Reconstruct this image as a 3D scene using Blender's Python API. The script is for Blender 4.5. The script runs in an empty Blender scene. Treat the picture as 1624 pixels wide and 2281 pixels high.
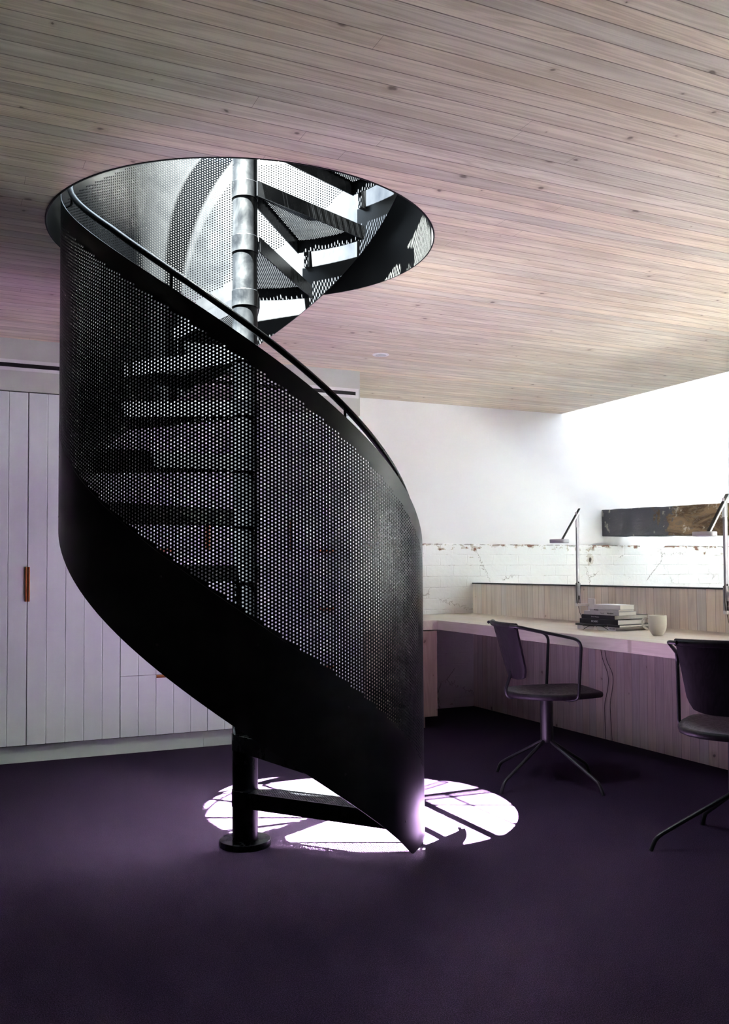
import bpy, math, random
import numpy as np
from mathutils import Vector, Matrix
R = math.radians
random.seed(7)
scene = bpy.context.scene
col = scene.collection

# ---------------------------------------------------------------- helpers
def link(o, parent=None, **props):
    col.objects.link(o)
    if parent is not None:
        o.parent = parent
    for k, v in props.items():
        o[k] = v
    return o

def thing(name, label, category, loc=(0, 0, 0), rz=0.0, group=None):
    o = bpy.data.objects.new(name, None)
    o.empty_display_size = 0.1
    o.location = loc
    o.rotation_euler = (0, 0, rz)
    link(o, None, label=label, category=category)
    if group:
        o['group'] = group
    return o

def tag(o, label, category, group=None):
    o['label'] = label
    o['category'] = category
    if group:
        o['group'] = group
    return o

class MB:
    """collects vertices and faces of ONE mesh object"""
    def __init__(self):
        self.v = []; self.f = []; self.m = []
    def add(self, verts, faces, mi=0):
        o = len(self.v)
        self.v += [tuple(p) for p in verts]
        self.f += [tuple(i + o for i in f) for f in faces]
        self.m += [mi] * len(faces)
        return self
    def box(self, x0, y0, z0, x1, y1, z1, mi=0, M=None):
        vs = [(x0, y0, z0), (x1, y0, z0), (x1, y1, z0), (x0, y1, z0), (x0, y0, z1), (x1, y0, z1), (x1, y1, z1), (x0, y1, z1)]
        if M is not None:
            vs = [tuple(M @ Vector(p)) for p in vs]
        return self.add(vs, [(0, 3, 2, 1), (4, 5, 6, 7), (0, 1, 5, 4), (1, 2, 6, 5), (2, 3, 7, 6), (3, 0, 4, 7)], mi)
    def prism(self, poly, z0, z1, mi=0):
        n = len(poly)
        vs = [(x, y, z0) for x, y in poly] + [(x, y, z1) for x, y in poly]
        fs = [tuple(range(n - 1, -1, -1)), tuple(range(n, 2 * n))]
        fs += [(i, (i + 1) % n, n + (i + 1) % n, n + i) for i in range(n)]
        return self.add(vs, fs, mi)
    def lathe(self, prof, n=32, mi=0, M=None, closed=False):
        vs = []; fs = []
        k = len(prof)
        for i in range(n):
            a = 2 * math.pi * i / n
            for r, z in prof:
                p = (r * math.cos(a), r * math.sin(a), z)
                vs.append(tuple(M @ Vector(p)) if M is not None else p)
        for i in range(n):
            j = (i + 1) % n
            for q in range(k if closed else k - 1):
                q2 = (q + 1) % k
                fs.append((i * k + q, j * k + q, j * k + q2, i * k + q2))
        if not closed:
            if prof[0][0] > 1e-6:
                fs.append(tuple(i * k for i in range(n - 1, -1, -1)))
            if prof[-1][0] > 1e-6:
                fs.append(tuple(i * k + k - 1 for i in range(n)))
        return self.add(vs, fs, mi)
    def tube(self, pts, r, seg=12, mi=0, cap=True):
        pts = [Vector(p) for p in pts]
        n = len(pts)
        t0 = (pts[1] - pts[0]).normalized()
        up = Vector((0, 0, 1)) if abs(t0.z) < 0.9 else Vector((1, 0, 0))
        nrm = t0.cross(up).normalized()
        vs = []; fs = []
        tprev = t0
        for i in range(n):
            if i == 0: t = t0
            elif i == n - 1: t = (pts[-1] - pts[-2]).normalized()
            else: t = ((pts[i + 1] - pts[i]).normalized() + (pts[i] - pts[i - 1]).normalized()).normalized()
            q = tprev.rotation_difference(t)
            nrm = (q @ nrm); nrm = (nrm - t * nrm.dot(t)).normalized()
            b = t.cross(nrm)
            tprev = t
            rr = r[i] if isinstance(r, (list, tuple)) else r
            for k in range(seg):
                a = 2 * math.pi * k / seg
                vs.append(tuple(pts[i] + nrm * (rr * math.cos(a)) + b * (rr * math.sin(a))))
        for i in range(n - 1):
            for k in range(seg):
                k2 = (k + 1) % seg
                fs.append((i * seg + k, i * seg + k2, (i + 1) * seg + k2, (i + 1) * seg + k))
        if cap:
            fs.append(tuple(range(seg - 1, -1, -1)))
            fs.append(tuple((n - 1) * seg + k for k in range(seg)))
        return self.add(vs, fs, mi)
    def build(self, name, mats, parent=None, smooth=False, bevel=0.0, seg=2, angle=40, **props):
        me = bpy.data.meshes.new(name)
        me.from_pydata(self.v, [], self.f)
        me.validate()
        if not isinstance(mats, (list, tuple)):
            mats = [mats]
        for m in mats:
            me.materials.append(m)
        if len(mats) > 1:
            me.polygons.foreach_set('material_index', self.m)
        o = bpy.data.objects.new(name, me)
        link(o, parent, **props)
        if smooth:
            me.polygons.foreach_set('use_smooth', [True] * len(me.polygons))
            me.set_sharp_from_angle(angle=R(angle))
        if bevel > 0:
            b = o.modifiers.new('bevel', 'BEVEL')
            b.width = bevel; b.segments = seg; b.limit_method = 'ANGLE'; b.angle_limit = R(35)
            b.harden_normals = False
        return o

def fillet(pts, rad, n=6):
    """round the inner corners of a polyline"""
    pts = [Vector(p) for p in pts]
    out = [pts[0]]
    for i in range(1, len(pts) - 1):
        p, a, b = pts[i], pts[i - 1], pts[i + 1]
        r = rad[i - 1] if isinstance(rad, (list, tuple)) else rad
        u = (a - p); w = (b - p)
        d = min(r, u.length * .48, w.length * .48)
        s = p + u.normalized() * d; e = p + w.normalized() * d
        for k in range(n + 1):
            t = k / n
            out.append(s * (1 - t) ** 2 + p * 2 * t * (1 - t) + e * t * t)
    out.append(pts[-1])
    return out

def arrays_mesh(name, V, quads, mats, parent=None, smooth=None, mi=None, **props):
    me = bpy.data.meshes.new(name)
    V = np.ascontiguousarray(V, dtype=np.float32)
    quads = np.ascontiguousarray(quads, dtype=np.int32)
    me.vertices.add(len(V)); me.vertices.foreach_set('co', V.ravel())
    me.loops.add(quads.size); me.loops.foreach_set('vertex_index', quads.ravel())
    me.polygons.add(len(quads))
    me.polygons.foreach_set('loop_start', np.arange(0, quads.size, 4, dtype=np.int32))
    me.update(calc_edges=True)
    if smooth is not None:
        me.polygons.foreach_set('use_smooth', smooth.astype(bool))
    for m in mats:
        me.materials.append(m)
    me.update()
    o = bpy.data.objects.new(name, me)
    link(o, parent, **props)
    return o

# ---------------------------------------------------------------- materials
class NT:
    def __init__(self, name):
        self.mat = bpy.data.materials.new(name); self.mat.use_nodes = True
        self.t = self.mat.node_tree; self.t.nodes.clear()
        self.out = self.n('ShaderNodeOutputMaterial')
        self.b = self.n('ShaderNodeBsdfPrincipled')
        self.l(self.b.outputs[0], self.out.inputs[0])
    def n(self, kind, **kw):
        x = self.t.nodes.new(kind)
        for k, v in kw.items():
            setattr(x, k, v)
        return x
    def l(self, a, b):
        self.t.links.new(a, b)
    def put(self, sock, v):
        if hasattr(v, 'is_linked') or hasattr(v, 'links'):
            self.l(v, sock)
        else:
            sock.default_value = v
    def math(self, op, a, b=None, c=None, clamp=False):
        x = self.n('ShaderNodeMath', operation=op); x.use_clamp = clamp
        self.put(x.inputs[0], a)
        if b is not None: self.put(x.inputs[1], b)
        if c is not None: self.put(x.inputs[2], c)
        return x.outputs[0]
    def mix(self, f, a, b, mode='MIX'):
        x = self.n('ShaderNodeMix', data_type='RGBA', blend_type=mode)
        self.put(x.inputs[0], f); self.put(x.inputs[6], a); self.put(x.inputs[7], b)
        return x.outputs[2]
    def xyz(self, x, y, z):
        c = self.n('ShaderNodeCombineXYZ')
        for i, v in enumerate((x, y, z)): self.put(c.inputs[i], v)
        return c.outputs[0]
    def obj(self):
        tc = self.n('ShaderNodeTexCoord'); s = self.n('ShaderNodeSeparateXYZ')
        self.l(tc.outputs['Object'], s.inputs[0])
        return tc.outputs['Object'], s.outputs
    def noise(self, vec, scale, detail=3, rough=.5, dist=0.0, dims='3D'):
        x = self.n('ShaderNodeTexNoise', noise_dimensions=dims)
        if vec is not None: self.l(vec, x.inputs['Vector'])
        x.inputs['Scale'].default_value = scale; x.inputs['Detail'].default_value = detail
        x.inputs['Roughness'].default_value = rough; x.inputs['Distortion'].default_value = dist
        return x.outputs[0]
    def sstep(self, v, lo, hi):
        x = self.n('ShaderNodeMapRange', interpolation_type='SMOOTHSTEP')
        self.put(x.inputs[0], v); x.inputs[1].default_value = lo; x.inputs[2].default_value = hi
        x.inputs[3].default_value = 0; x.inputs[4].default_value = 1
        return x.outputs[0]
    def bump(self, h, strength=.3, dist=.01):
        x = self.n('ShaderNodeBump'); x.inputs['Strength'].default_value = strength
        x.inputs['Distance'].default_value = dist
        self.l(h, x.inputs['Height']); self.l(x.outputs[0], self.b.inputs['Normal'])
    def set(self, **kw):
        for k, v in kw.items():
            self.put(self.b.inputs[k.replace('_', ' ')], v)
        return self

def rgb(r, g, b): return (r, g, b, 1.0)

def plain(name, c, rough=.5, metal=0.0, spec=.5, var=.06, scale=6.0):
    m = NT(name); v, _ = m.obj()
    nz = m.noise(v, scale, 4)
    f = m.math('MULTIPLY_ADD', nz, var * 2, 1 - var)
    cc = m.mix(1.0, rgb(*c), m.xyz(f, f, f), 'MULTIPLY')
    m.set(Base_Color=cc, Roughness=rough, Metallic=metal)
    m.b.inputs['Specular IOR Level'].default_value = spec
    return m.mat

def wood(name, along, across, pitch, phase, c1, c2, groove_c, rough=.55, knots=1.0, joint=2.9, groove=.0011, gvar=.5, grain=1.0):
    """boards of one timber lining; along / across are object axes (0,1,2)"""
    m = NT(name); v, s = m.obj()
    u, w = s[along], s[across]
    third = s[3 - along - across]
    t = m.math('DIVIDE', m.math('SUBTRACT', w, phase), pitch)
    b = m.math('FLOOR', t); fr = m.math('FRACT', t)
    wn = m.n('ShaderNodeTexWhiteNoise', noise_dimensions='1D'); m.l(b, wn.inputs['W'])
    rnd = wn.outputs[0]
    wn2 = m.n('ShaderNodeTexWhiteNoise', noise_dimensions='1D'); m.l(m.math('ADD', b, 131.7), wn2.inputs['W'])
    rnd2 = wn2.outputs[0]
    us = m.math('MULTIPLY_ADD', rnd, 41.0, u)
    ws = m.math('ADD', w, m.math('MULTIPLY', third, .7))
    # long cathedral figure plus fine fibre
    fig = m.noise(m.xyz(m.math('MULTIPLY', us, .9), m.math('MULTIPLY', ws, 17.0), m.math('MULTIPLY', b, 3.7)), 1.0, 3, .5, .6)
    rings = m.math('SINE', m.math('MULTIPLY', fig, 46.0))
    fine = m.noise(m.xyz(m.math('MULTIPLY', us, 5.0), m.math('MULTIPLY', ws, 260.0), b), 1.0, 3, .6)
    blotch = m.noise(m.xyz(m.math('MULTIPLY', us, 2.2), m.math('MULTIPLY', ws, 9.0), b), 1.0, 2, .5)
    f = m.math('MULTIPLY_ADD', rings, .24 * grain, m.math('MULTIPLY_ADD', m.math('SUBTRACT', fine, .5), .8 * grain, .5))
    f = m.math('ADD', f, m.math('MULTIPLY', m.math('SUBTRACT', blotch, .5), 1.25), clamp=True)
    cc = m.mix(f, rgb(*c1), rgb(*c2))
    # board to board shade
    sh = m.math('MULTIPLY_ADD', m.math('SUBTRACT', rnd2, .5), .34 * gvar, 1.0)
    warm = m.math('MULTIPLY_ADD', m.math('SUBTRACT', rnd, .5), .16 * gvar, 1.0)
    cc = m.mix(1.0, cc, m.xyz(m.math('MULTIPLY', sh, warm), sh, m.math('DIVIDE', sh, warm)), 'MULTIPLY')
    h = None
    if knots > 0:
        vo = m.n('ShaderNodeTexVoronoi', voronoi_dimensions='2D', feature='F1')
        vo.inputs['Scale'].default_value = 1.0
        wob = m.noise(v, 25, 2)
        m.l(m.xyz(m.math('MULTIPLY_ADD', wob, .10, m.math('MULTIPLY', us, 4.2)), m.math('MULTIPLY_ADD', wob, .14, m.math('MULTIPLY', ws, 5.0)), 0.0), vo.inputs['Vector'])
        sc = m.n('ShaderNodeSeparateXYZ'); m.l(vo.outputs['Color'], sc.inputs[0])
        keep = m.math('GREATER_THAN', sc.outputs[0], 1 - .42 * knots)
        rad = m.math('MULTIPLY_ADD', m.math('POWER', sc.outputs[1], 2.0), .062, .016)
        d = m.math('DIVIDE', vo.outputs['Distance'], rad)
        core = m.math('MULTIPLY', m.math('SUBTRACT', 1.0, m.sstep(d, .35, 1.0)), keep)
        halo = m.math('MULTIPLY', m.math('SUBTRACT', 1.0, m.sstep(d, .6, 2.8)), keep)
        cc = m.mix(m.math('MULTIPLY', halo, .38), cc, m.mix(1.0, cc, rgb(.62, .52, .46), 'MULTIPLY'))
        cc = m.mix(m.math('MULTIPLY', core, .72), cc, rgb(.07, .045, .035))
    g = m.math('MULTIPLY', m.math('MINIMUM', fr, m.math('SUBTRACT', 1.0, fr)), pitch)
    gm = m.math('SUBTRACT', 1.0, m.sstep(g, groove * .35, groove * 1.5))
    if joint:
        jt = m.math('FRACT', m.math('ADD', m.math('DIVIDE', u, joint), m.math('MULTIPLY', rnd2, 7.3)))
        jm = m.math('LESS_THAN', jt, .0011 / joint)
        gm = m.math('MAXIMUM', gm, jm)
    cc = m.mix(m.math('MULTIPLY', gm, .8), cc, rgb(*groove_c))
    m.set(Base_Color=cc, Roughness=rough)
    m.b.inputs['Specular IOR Level'].default_value = .35
    hh = m.math('SUBTRACT', m.math('MULTIPLY', fine, .12), m.math('MULTIPLY', gm, 1.0))
    m.bump(hh, .5, .002)
    return m.mat

def steel(name, c, rough, metal, smudge=.25, coat=0.0, spec=.5):
    m = NT(name); v, s = m.obj()
    a = m.noise(v, 9.0, 5, .6, .4)
    bb = m.noise(m.xyz(m.math('MULTIPLY', s[0], 40.), m.math('MULTIPLY', s[1], 40.), m.math('MULTIPLY', s[2], 6.)), 1.0, 4)
    f = m.math('ADD', m.math('MULTIPLY', m.math('SUBTRACT', a, .5), smudge * 2.4), m.math('MULTIPLY', m.math('SUBTRACT', bb, .5), smudge * .8))
    k = m.math('ADD', f, 1.0)
    m.set(Base_Color=m.mix(1.0, rgb(*c), m.xyz(k, k, k), 'MULTIPLY'), Metallic=metal,
          Roughness=m.math('MULTIPLY_ADD', f, .35, rough, clamp=True))
    m.b.inputs['Specular IOR Level'].default_value = spec
    m.b.inputs['Coat Weight'].default_value = coat
    return m.mat

def carpet_mat():
    m = NT('purple_carpet'); v, s = m.obj()
    a = m.noise(v, 330.0, 2, .7)
    b = m.noise(m.xyz(m.math('MULTIPLY', s[0], 30.), m.math('MULTIPLY', s[1], 190.), 0.), 1.0, 3, .6)
    c = m.noise(v, 2.3, 3)
    k = m.math('ADD', m.math('MULTIPLY_ADD', a, 2.7, -.35), m.math('MULTIPLY', m.math('SUBTRACT', b, .5), .9))
    k = m.math('ADD', k, m.math('MULTIPLY', m.math('SUBTRACT', c, .5), .35))
    cc = m.mix(1.0, m.mix(m.sstep(a, .40, .66), rgb(.0058, .0027, .0088), rgb(.0262, .0142, .0335)), m.xyz(k, k, k), 'MULTIPLY')
    m.set(Base_Color=cc, Roughness=.95)
    m.b.inputs['Specular IOR Level'].default_value = .03
    m.b.inputs['Sheen Weight'].default_value = .04
    m.b.inputs['Sheen Roughness'].default_value = .6
    m.b.inputs['Sheen Tint'].default_value = rgb(.8, .6, .95)
    m.bump(m.math('ADD', a, m.math('MULTIPLY', b, .6)), .4, .003)
    return m.mat

def brick_mat():
    m = NT('painted_brick'); v, s = m.obj()
    wob = m.noise(v, 7.0, 3)
    wob2 = m.noise(v, 60.0, 3)
    px = m.math('ADD', s[0], m.math('MULTIPLY', m.math('SUBTRACT', wob, .5), .03))
    pz = m.math('ADD', s[2], m.math('MULTIPLY', m.math('SUBTRACT', wob2, .5), .008))
    br = m.n('ShaderNodeTexBrick', offset=.5)
    m.l(m.xyz(px, m.math('ADD', pz, .008), 0.0), br.inputs['Vector'])
    br.inputs['Scale'].default_value = 1.0
    br.inputs['Brick Width'].default_value = .243; br.inputs['Row Height'].default_value = .0858
    br.inputs['Mortar Size'].default_value = .0045; br.inputs['Mortar Smooth'].default_value = .8
    mort = br.outputs['Fac']
    # hair cracks
    vo = m.n('ShaderNodeTexVoronoi', feature='DISTANCE_TO_EDGE', voronoi_dimensions='2D'); vo.inputs['Scale'].default_value = 2.1
    m.l(m.xyz(m.math('ADD', px, m.math('MULTIPLY', wob2, .05)), m.math('MULTIPLY_ADD', wob2, .08, pz), 0.), vo.inputs['Vector'])
    cr = m.math('SUBTRACT', 1.0, m.sstep(vo.outputs['Distance'], .002, .011))
    gate = m.sstep(m.noise(v, 4.0, 2), .46, .56)
    cr = m.math('MULTIPLY', cr, gate)
    dirt = m.math('MULTIPLY', mort, m.sstep(m.noise(v, 22.0, 4), .56, .72))
    cc = m.mix(m.math('MULTIPLY', m.noise(v, 3.0, 4), .5), rgb(.79, .785, .775), rgb(.72, .71, .69))
    cc = m.mix(m.math('MULTIPLY', dirt, .55), cc, rgb(.30, .25, .20))
    cc = m.mix(m.math('MULTIPLY', cr, .7), cc, rgb(.22, .18, .15))
    # paint broken away along the top edge: bare plaster, then red brick
    edge = m.sstep(s[2], 1.19, 1.279)
    pn = m.noise(m.xyz(m.math('MULTIPLY', s[0], 1.0), 0.0, m.math('MULTIPLY', s[2], 1.5)), 9.0, 4, .6)
    pv = m.math('ADD', pn, m.math('MULTIPLY', edge, .20))
    peel = m.sstep(pv, .695, .71)
    red = m.sstep(pv, .745, .76)
    cc = m.mix(peel, cc, m.mix(m.noise(v, 40., 3), rgb(.42, .38, .32), rgb(.62, .58, .50)))
    cc = m.mix(red, cc, m.mix(m.noise(v, 50., 3), rgb(.13, .06, .038), rgb(.27, .13, .085)))
    line = m.math('MULTIPLY', m.sstep(s[2], 1.266, 1.274), m.sstep(m.noise(v, 14., 3), .44, .56))
    cc = m.mix(m.math('MULTIPLY', line, .75), cc, rgb(.14, .11, .09))
    # an old fixing hole in a patch of bare plaster
    dx = m.math('SUBTRACT', px, 3.885); dz = m.math('SUBTRACT', pz, 1.152)
    hd = m.math('SQRT', m.math('ADD', m.math('MULTIPLY', dx, dx), m.math('MULTIPLY', m.math('MULTIPLY', dz, dz), .45)))
    cc = m.mix(m.math('MULTIPLY', m.math('SUBTRACT', 1.0, m.sstep(m.math('MULTIPLY_ADD', wob2, .05, hd), .055, .062)), .8), cc, rgb(.50, .46, .40))
    cc = m.mix(m.math('SUBTRACT', 1.0, m.sstep(m.math('MULTIPLY_ADD', wob2, .03, hd), .026, .030)), cc, rgb(.05, .03, .02))
    m.set(Base_Color=cc, Roughness=.7)
    h = m.math('SUBTRACT', m.math('MULTIPLY', m.noise(v, 35., 4), .5), m.math('ADD', m.math('MULTIPLY', mort, m.sstep(m.noise(v, 6., 3), .35, .7)), m.math('ADD', m.math('MULTIPLY', cr, .8), m.math('MULTIPLY', peel, .8))))
    m.bump(h, .55, .006)
    return m.mat

def beam_mat():
    m = NT('weathered_timber'); v, s = m.obj()
    st = m.xyz(m.math('MULTIPLY', s[0], 5.), m.math('MULTIPLY', s[1], 1.6), m.math('MULTIPLY', s[2], 5.))
    a = m.noise(st, 2.2, 6, .65, .8); b = m.noise(st, 9.0, 6, .7, 1.2); c = m.noise(v, 5.0, 5, .65)
    cc = m.mix(m.sstep(a, .38, .62), rgb(.10, .058, .028), rgb(.32, .21, .11))
    cc = m.mix(m.math('MULTIPLY', m.sstep(b, .50, .64), .8), cc, rgb(.20, .16, .12))
    cc = m.mix(m.math('MULTIPLY', m.sstep(c, .53, .58), m.sstep(b, .40, .52)), cc, rgb(.60, .52, .41))
    # the end by the wall keeps an old blue-grey paint
    pt = m.sstep(m.math('ADD', s[1], m.math('MULTIPLY', m.math('SUBTRACT', c, .5), 1.5)), 2.02, 2.10)
    grey = m.mix(m.sstep(c, .60, .64), rgb(.105, .10, .115), rgb(.42, .38, .33))
    cc = m.mix(pt, cc, grey)
    m.set(Base_Color=cc, Roughness=.75)
    m.bump(m.math('ADD', b, m.math('MULTIPLY', c, .6)), .6, .01)
    return m.mat

def dark_wood(name, c1, c2, rough=.42):
    m = NT(name); v, s = m.obj()
    g = m.noise(m.xyz(m.math('MULTIPLY', s[0], 9.), m.math('MULTIPLY', s[1], 11.), m.math('MULTIPLY', s[2], 2.2)), 1.0, 3, .5, .8)
    ring = m.math('SINE', m.math('MULTIPLY', g, 60.))
    f = m.math('MULTIPLY_ADD', ring, .5, .5)
    m.set(Base_Color=m.mix(f, rgb(*c1), rgb(*c2)), Roughness=m.math('MULTIPLY_ADD', f, .12, rough))
    m.b.inputs['Specular IOR Level'].default_value = .22
    m.bump(f, .06, .0006)
    return m.mat

M = {}
M['carpet'] = carpet_mat()
M['ceil'] = wood('washed_pine_ceiling', 0, 1, .0677, -.968, (.715, .63, .505), (.465, .385, .29), (.09, .06, .045), knots=1.0, groove=.0017)
M['lining'] = wood('washed_pine_lining', 2, 1, .0677, .02, (.88, .82, .74), (.70, .63, .555), (.24, .18, .14), knots=.6, joint=None, gvar=.5, groove=.0012)
M['desk'] = wood('limed_oak_top', 1, 0, .16, .02, (.58, .525, .44), (.47, .41, .335), (.32, .27, .21), knots=.12, joint=None, groove=.0003, gvar=.3, grain=.8)
M['oak_v'] = wood('limed_oak_front', 2, 0, .27, .04, (.47, .37, .29), (.36, .275, .21), (.25, .19, .15), knots=.5, joint=None, groove=.0003, gvar=.3)
M['steel'] = steel('black_steel', (.0028, .003, .0036), .27, 0.0, .30, spec=.1)
M['sheet'] = steel('black_steel_sheet', (.0009, .00122, .0020), .32, 0.0, .20, spec=.24)
M['pole'] = steel('mill_steel_pole', (.0012, .0014, .0018), .34, .0, .95, spec=.05)
M['ring'] = steel('painted_steel_lining', (.0065, .0068, .0072), .5, 0.0, .12, spec=.15)
M['cab'] = plain('pale_lilac_paint', (.70, .775, .75), .45, var=.03, scale=3)
M['cab_dark'] = plain('cabinet_shadow_gap', (.02, .02, .022), .8)
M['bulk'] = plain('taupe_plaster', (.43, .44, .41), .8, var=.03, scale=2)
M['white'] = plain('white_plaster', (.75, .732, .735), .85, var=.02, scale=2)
M['bounce'] = plain('grey_bounce_floor', (.245, .25, .26), .8, var=.05, scale=4)  # surface of the unseen bounce floor in the void
M['darkwall'] = plain('charcoal_plaster', (.07, .068, .07), .85, var=.03, scale=2)
M['slabedge'] = plain('slab_edge_paint', (.80, .80, .79), .8, var=.02)
M['brick'] = brick_mat()
M['beam'] = beam_mat()
M['copper'] = plain('tan_leather_handle', (.36, .115, .03), .45, var=.2, scale=30)
M['vent'] = plain('vent_frame_paint', (.60, .60, .60), .5, var=.02)
M['black'] = plain('matt_black', (.006, .006, .007), .8, var=.1)
M['cap'] = plain('dark_cap_metal', (.012, .012, .014), .4, var=.1)
M['chairwood'] = dark_wood('black_stained_ash', (.0045, .0028, .0042), (.010, .0068, .010))
M['chairmetal'] = steel('black_powder_coat', (.008, .008, .009), .36, 0.0, .1, spec=.35)
M['lampgrey'] = plain('lamp_grey', (.34, .335, .35), .42, metal=.2, var=.03)
M['lampwhite'] = plain('lamp_white', (.75, .75, .76), .35, var=.02)
M['lampdark'] = plain('lamp_dark_edge', (.015, .015, .015), .4, var=.1)
M['cord'] = plain('brown_black_cord', (.03, .016, .012), .6, var=.1)
M['mug'] = plain('cream_stoneware', (.66, .64, .585), .35, var=.03, scale=20)
M['bolt'] = plain('blackened_bolt', (.006, .006, .006), .6)
M['dl'] = plain('downlight_white', (.70, .70, .69), .45, var=.02)
M['lens'] = plain('downlight_lens', (.45, .46, .47), .15, var=.05)

def paper_mat():
    m = NT('page_block'); v, s = m.obj()
    n = m.noise(m.xyz(0.0, 0.0, m.math('MULTIPLY', s[2], 900.)), 1.0, 2)
    m.set(Base_Color=m.mix(n, rgb(.80, .78, .73), rgb(.92, .91, .88)), Roughness=.8)
    return m.mat
M['paper'] = paper_mat()
def glass_mat():
    m = NT('spectacle_glass')
    m.set(Base_Color=rgb(.97, .98, .98), Roughness=.02)
    m.b.inputs['Transmission Weight'].default_value = 1.0
    m.b.inputs['IOR'].default_value = 1.08
    return m.mat
M['glass'] = glass_mat()

# ---------------------------------------------------------------- the stair's numbers (column foot is the world origin)
RS = .7035            # outer radius of the sheet
RISE = .2195; STEP = 360 / 14.0
def z_top(t): return 1.686 - (t + 90) / 360 * 3.03
def z_band(t): return 1.622 - (t + 90) / 360 * 3.05
def z_str(t): return .787 - (t + 90) / 360 * 3.11
def z_bot(t): return np.maximum(.407 - (t + 90) / 360 * 3.10, .05)
T0, T1 = -27.0, -396.0
HC = 2.396            # ceiling
ZS = 3.0              # upper floor
RO = .7601            # radius of the ceiling opening
YB, YW, YBR, XE, XU = 1.9918, 2.8296, 2.725, 3.688, 2.728
XL, XR, YF = -2.7, 5.6, -5.6

# ---------------------------------------------------------------- setting
def structure(o): o['kind'] = 'structure'; return o

# floor
structure(MB().box(XL, YF, -.06, XU + .07, YW + .1, 0).build('floor', M['carpet']))
structure(MB().box(XU + .07, YF, -.06, XR, YBR, .55).build('void_bounce_floor', M['bounce']))  # unseen floor, raised so that sun on it bounces onto the ceiling

# ceiling with the round opening
def ceiling():
    x0, x1, y0, y1 = XL, XE, YF, YW + .1
    angs = sorted(set([round(i * 360 / 160, 4) for i in range(160)] +
                      [round(math.degrees(math.atan2(y, x)) % 360, 4) for x in (x0, x1) for y in (y0, y1)]))
    m = MB(); n = len(angs); V = []
    for z in (HC, ZS):
        for a in angs:
            c, s = math.cos(R(a)), math.sin(R(a))
            t = min([q for q in ((x1 / c if c > 1e-9 else x0 / c if c < -1e-9 else 1e9), (y1 / s if s > 1e-9 else y0 / s if s < -1e-9 else 1e9))])
            V.append((RO * c, RO * s, z)); V.append((t * c, t * s, z))
    F = []; mi = []
    for i in range(n):
        j = (i + 1) % n
        F.append((2 * i, 2 * i + 1, 2 * j + 1, 2 * j)[::-1]); mi.append(0)
        o = 2 * n
        F.append((o + 2 * i, o + 2 * i + 1, o + 2 * j + 1, o + 2 * j)); mi.append(1)
        F.append((2 * i + 1, 2 * j + 1, o + 2 * j + 1, o + 2 * i + 1)); mi.append(1)
        F.append((2 * j, 2 * i, o + 2 * i, o + 2 * j)); mi.append(1)
    m.v = V; m.f = F; m.m = mi
    return structure(m.build('ceiling', [M['ceil'], M['slabedge']]))
ceiling()

# steel lining of the opening
structure(MB().lathe([(RO - .006, HC - .002), (RO - .0005, HC - .002), (RO - .0005, ZS + .05), (RO - .006, ZS + .05)], 160, closed=True)
          .build('trim_1', M['ring'], smooth=True, label='dark steel lining ring of the round ceiling opening'))

mb = MB()
for x, w_ in ((.148, .055), (-.05, .05), (.323, .014)):
    mb.box(x - w_ / 2, -.83, 3.30, x + w_ / 2, -.07, 3.36)
mb.box(-.10, -.07, 3.30, .81, -.03, 3.36)
mb.box(-.16, -.86, ZS, .81, -.83, 3.36)
mb.box(.78, -.83, ZS, .81, -.03, 3.36)
structure(mb.build('skylight_bars', M['ring']))  # unseen skylight bars, cut to fit the shadows they cast on the carpet
structure(MB().box(.9, YW, 1.0, XR + .1, YW + .12, 4.4).build('wall_back', M['white']))
# clerestory over the void
CW = (-1.6, 2.7, 2.75, 4.0)
mb = MB()
mb.box(XR, YF, -.05, XR + .12, YW, CW[2]); mb.box(XR, YF, CW[3], XR + .12, YW, 4.4)
mb.box(XR, YF, CW[2], XR + .12, CW[0], CW[3]); mb.box(XR, CW[1], CW[2], XR + .12, YW, CW[3])
structure(mb.build('wall_right', M['white']))
mb = MB()
mb.box(XR, CW[0], CW[2], XR + .06, CW[1], CW[2] + .05); mb.box(XR, CW[0], CW[3] - .05, XR + .06, CW[1], CW[3])
for k in range(5):
    y = CW[0] + (CW[1] - CW[0] - .05) * k / 4
    mb.box(XR, y, CW[2] + .05, XR + .06, y + .05, CW[3] - .05)
structure(mb.build('window_1', M['slabedge']))
# unseen roof over the void; slot placed to bounce sun onto the ceiling
SX0, SX1, SY0, SY1 = 3.96, 4.175, -4.4, -1.0
mb = MB()
mb.box(XE, YF, 4.3, SX0, YW + .12, 4.4); mb.box(SX1, YF, 4.3, XR + .12, YW + .12, 4.4)
mb.box(SX0, YF, 4.3, SX1, SY0, 4.4); mb.box(SX0, SY1, 4.3, SX1, YW + .12, 4.4)
structure(mb.build('roof', M['white']))
structure(MB().box(XE - .1, YF, ZS, XE, YW + .12, 4.4).build('wall_void', M['white']))
structure(MB().box(XL, YF - .12, -.05, XR + .12, YF, 4.4).build('wall_front', M['darkwall']))
structure(MB().box(XL - .12, YF, -.05, XL, YW, ZS).build('wall_left', M['darkwall']))

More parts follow.
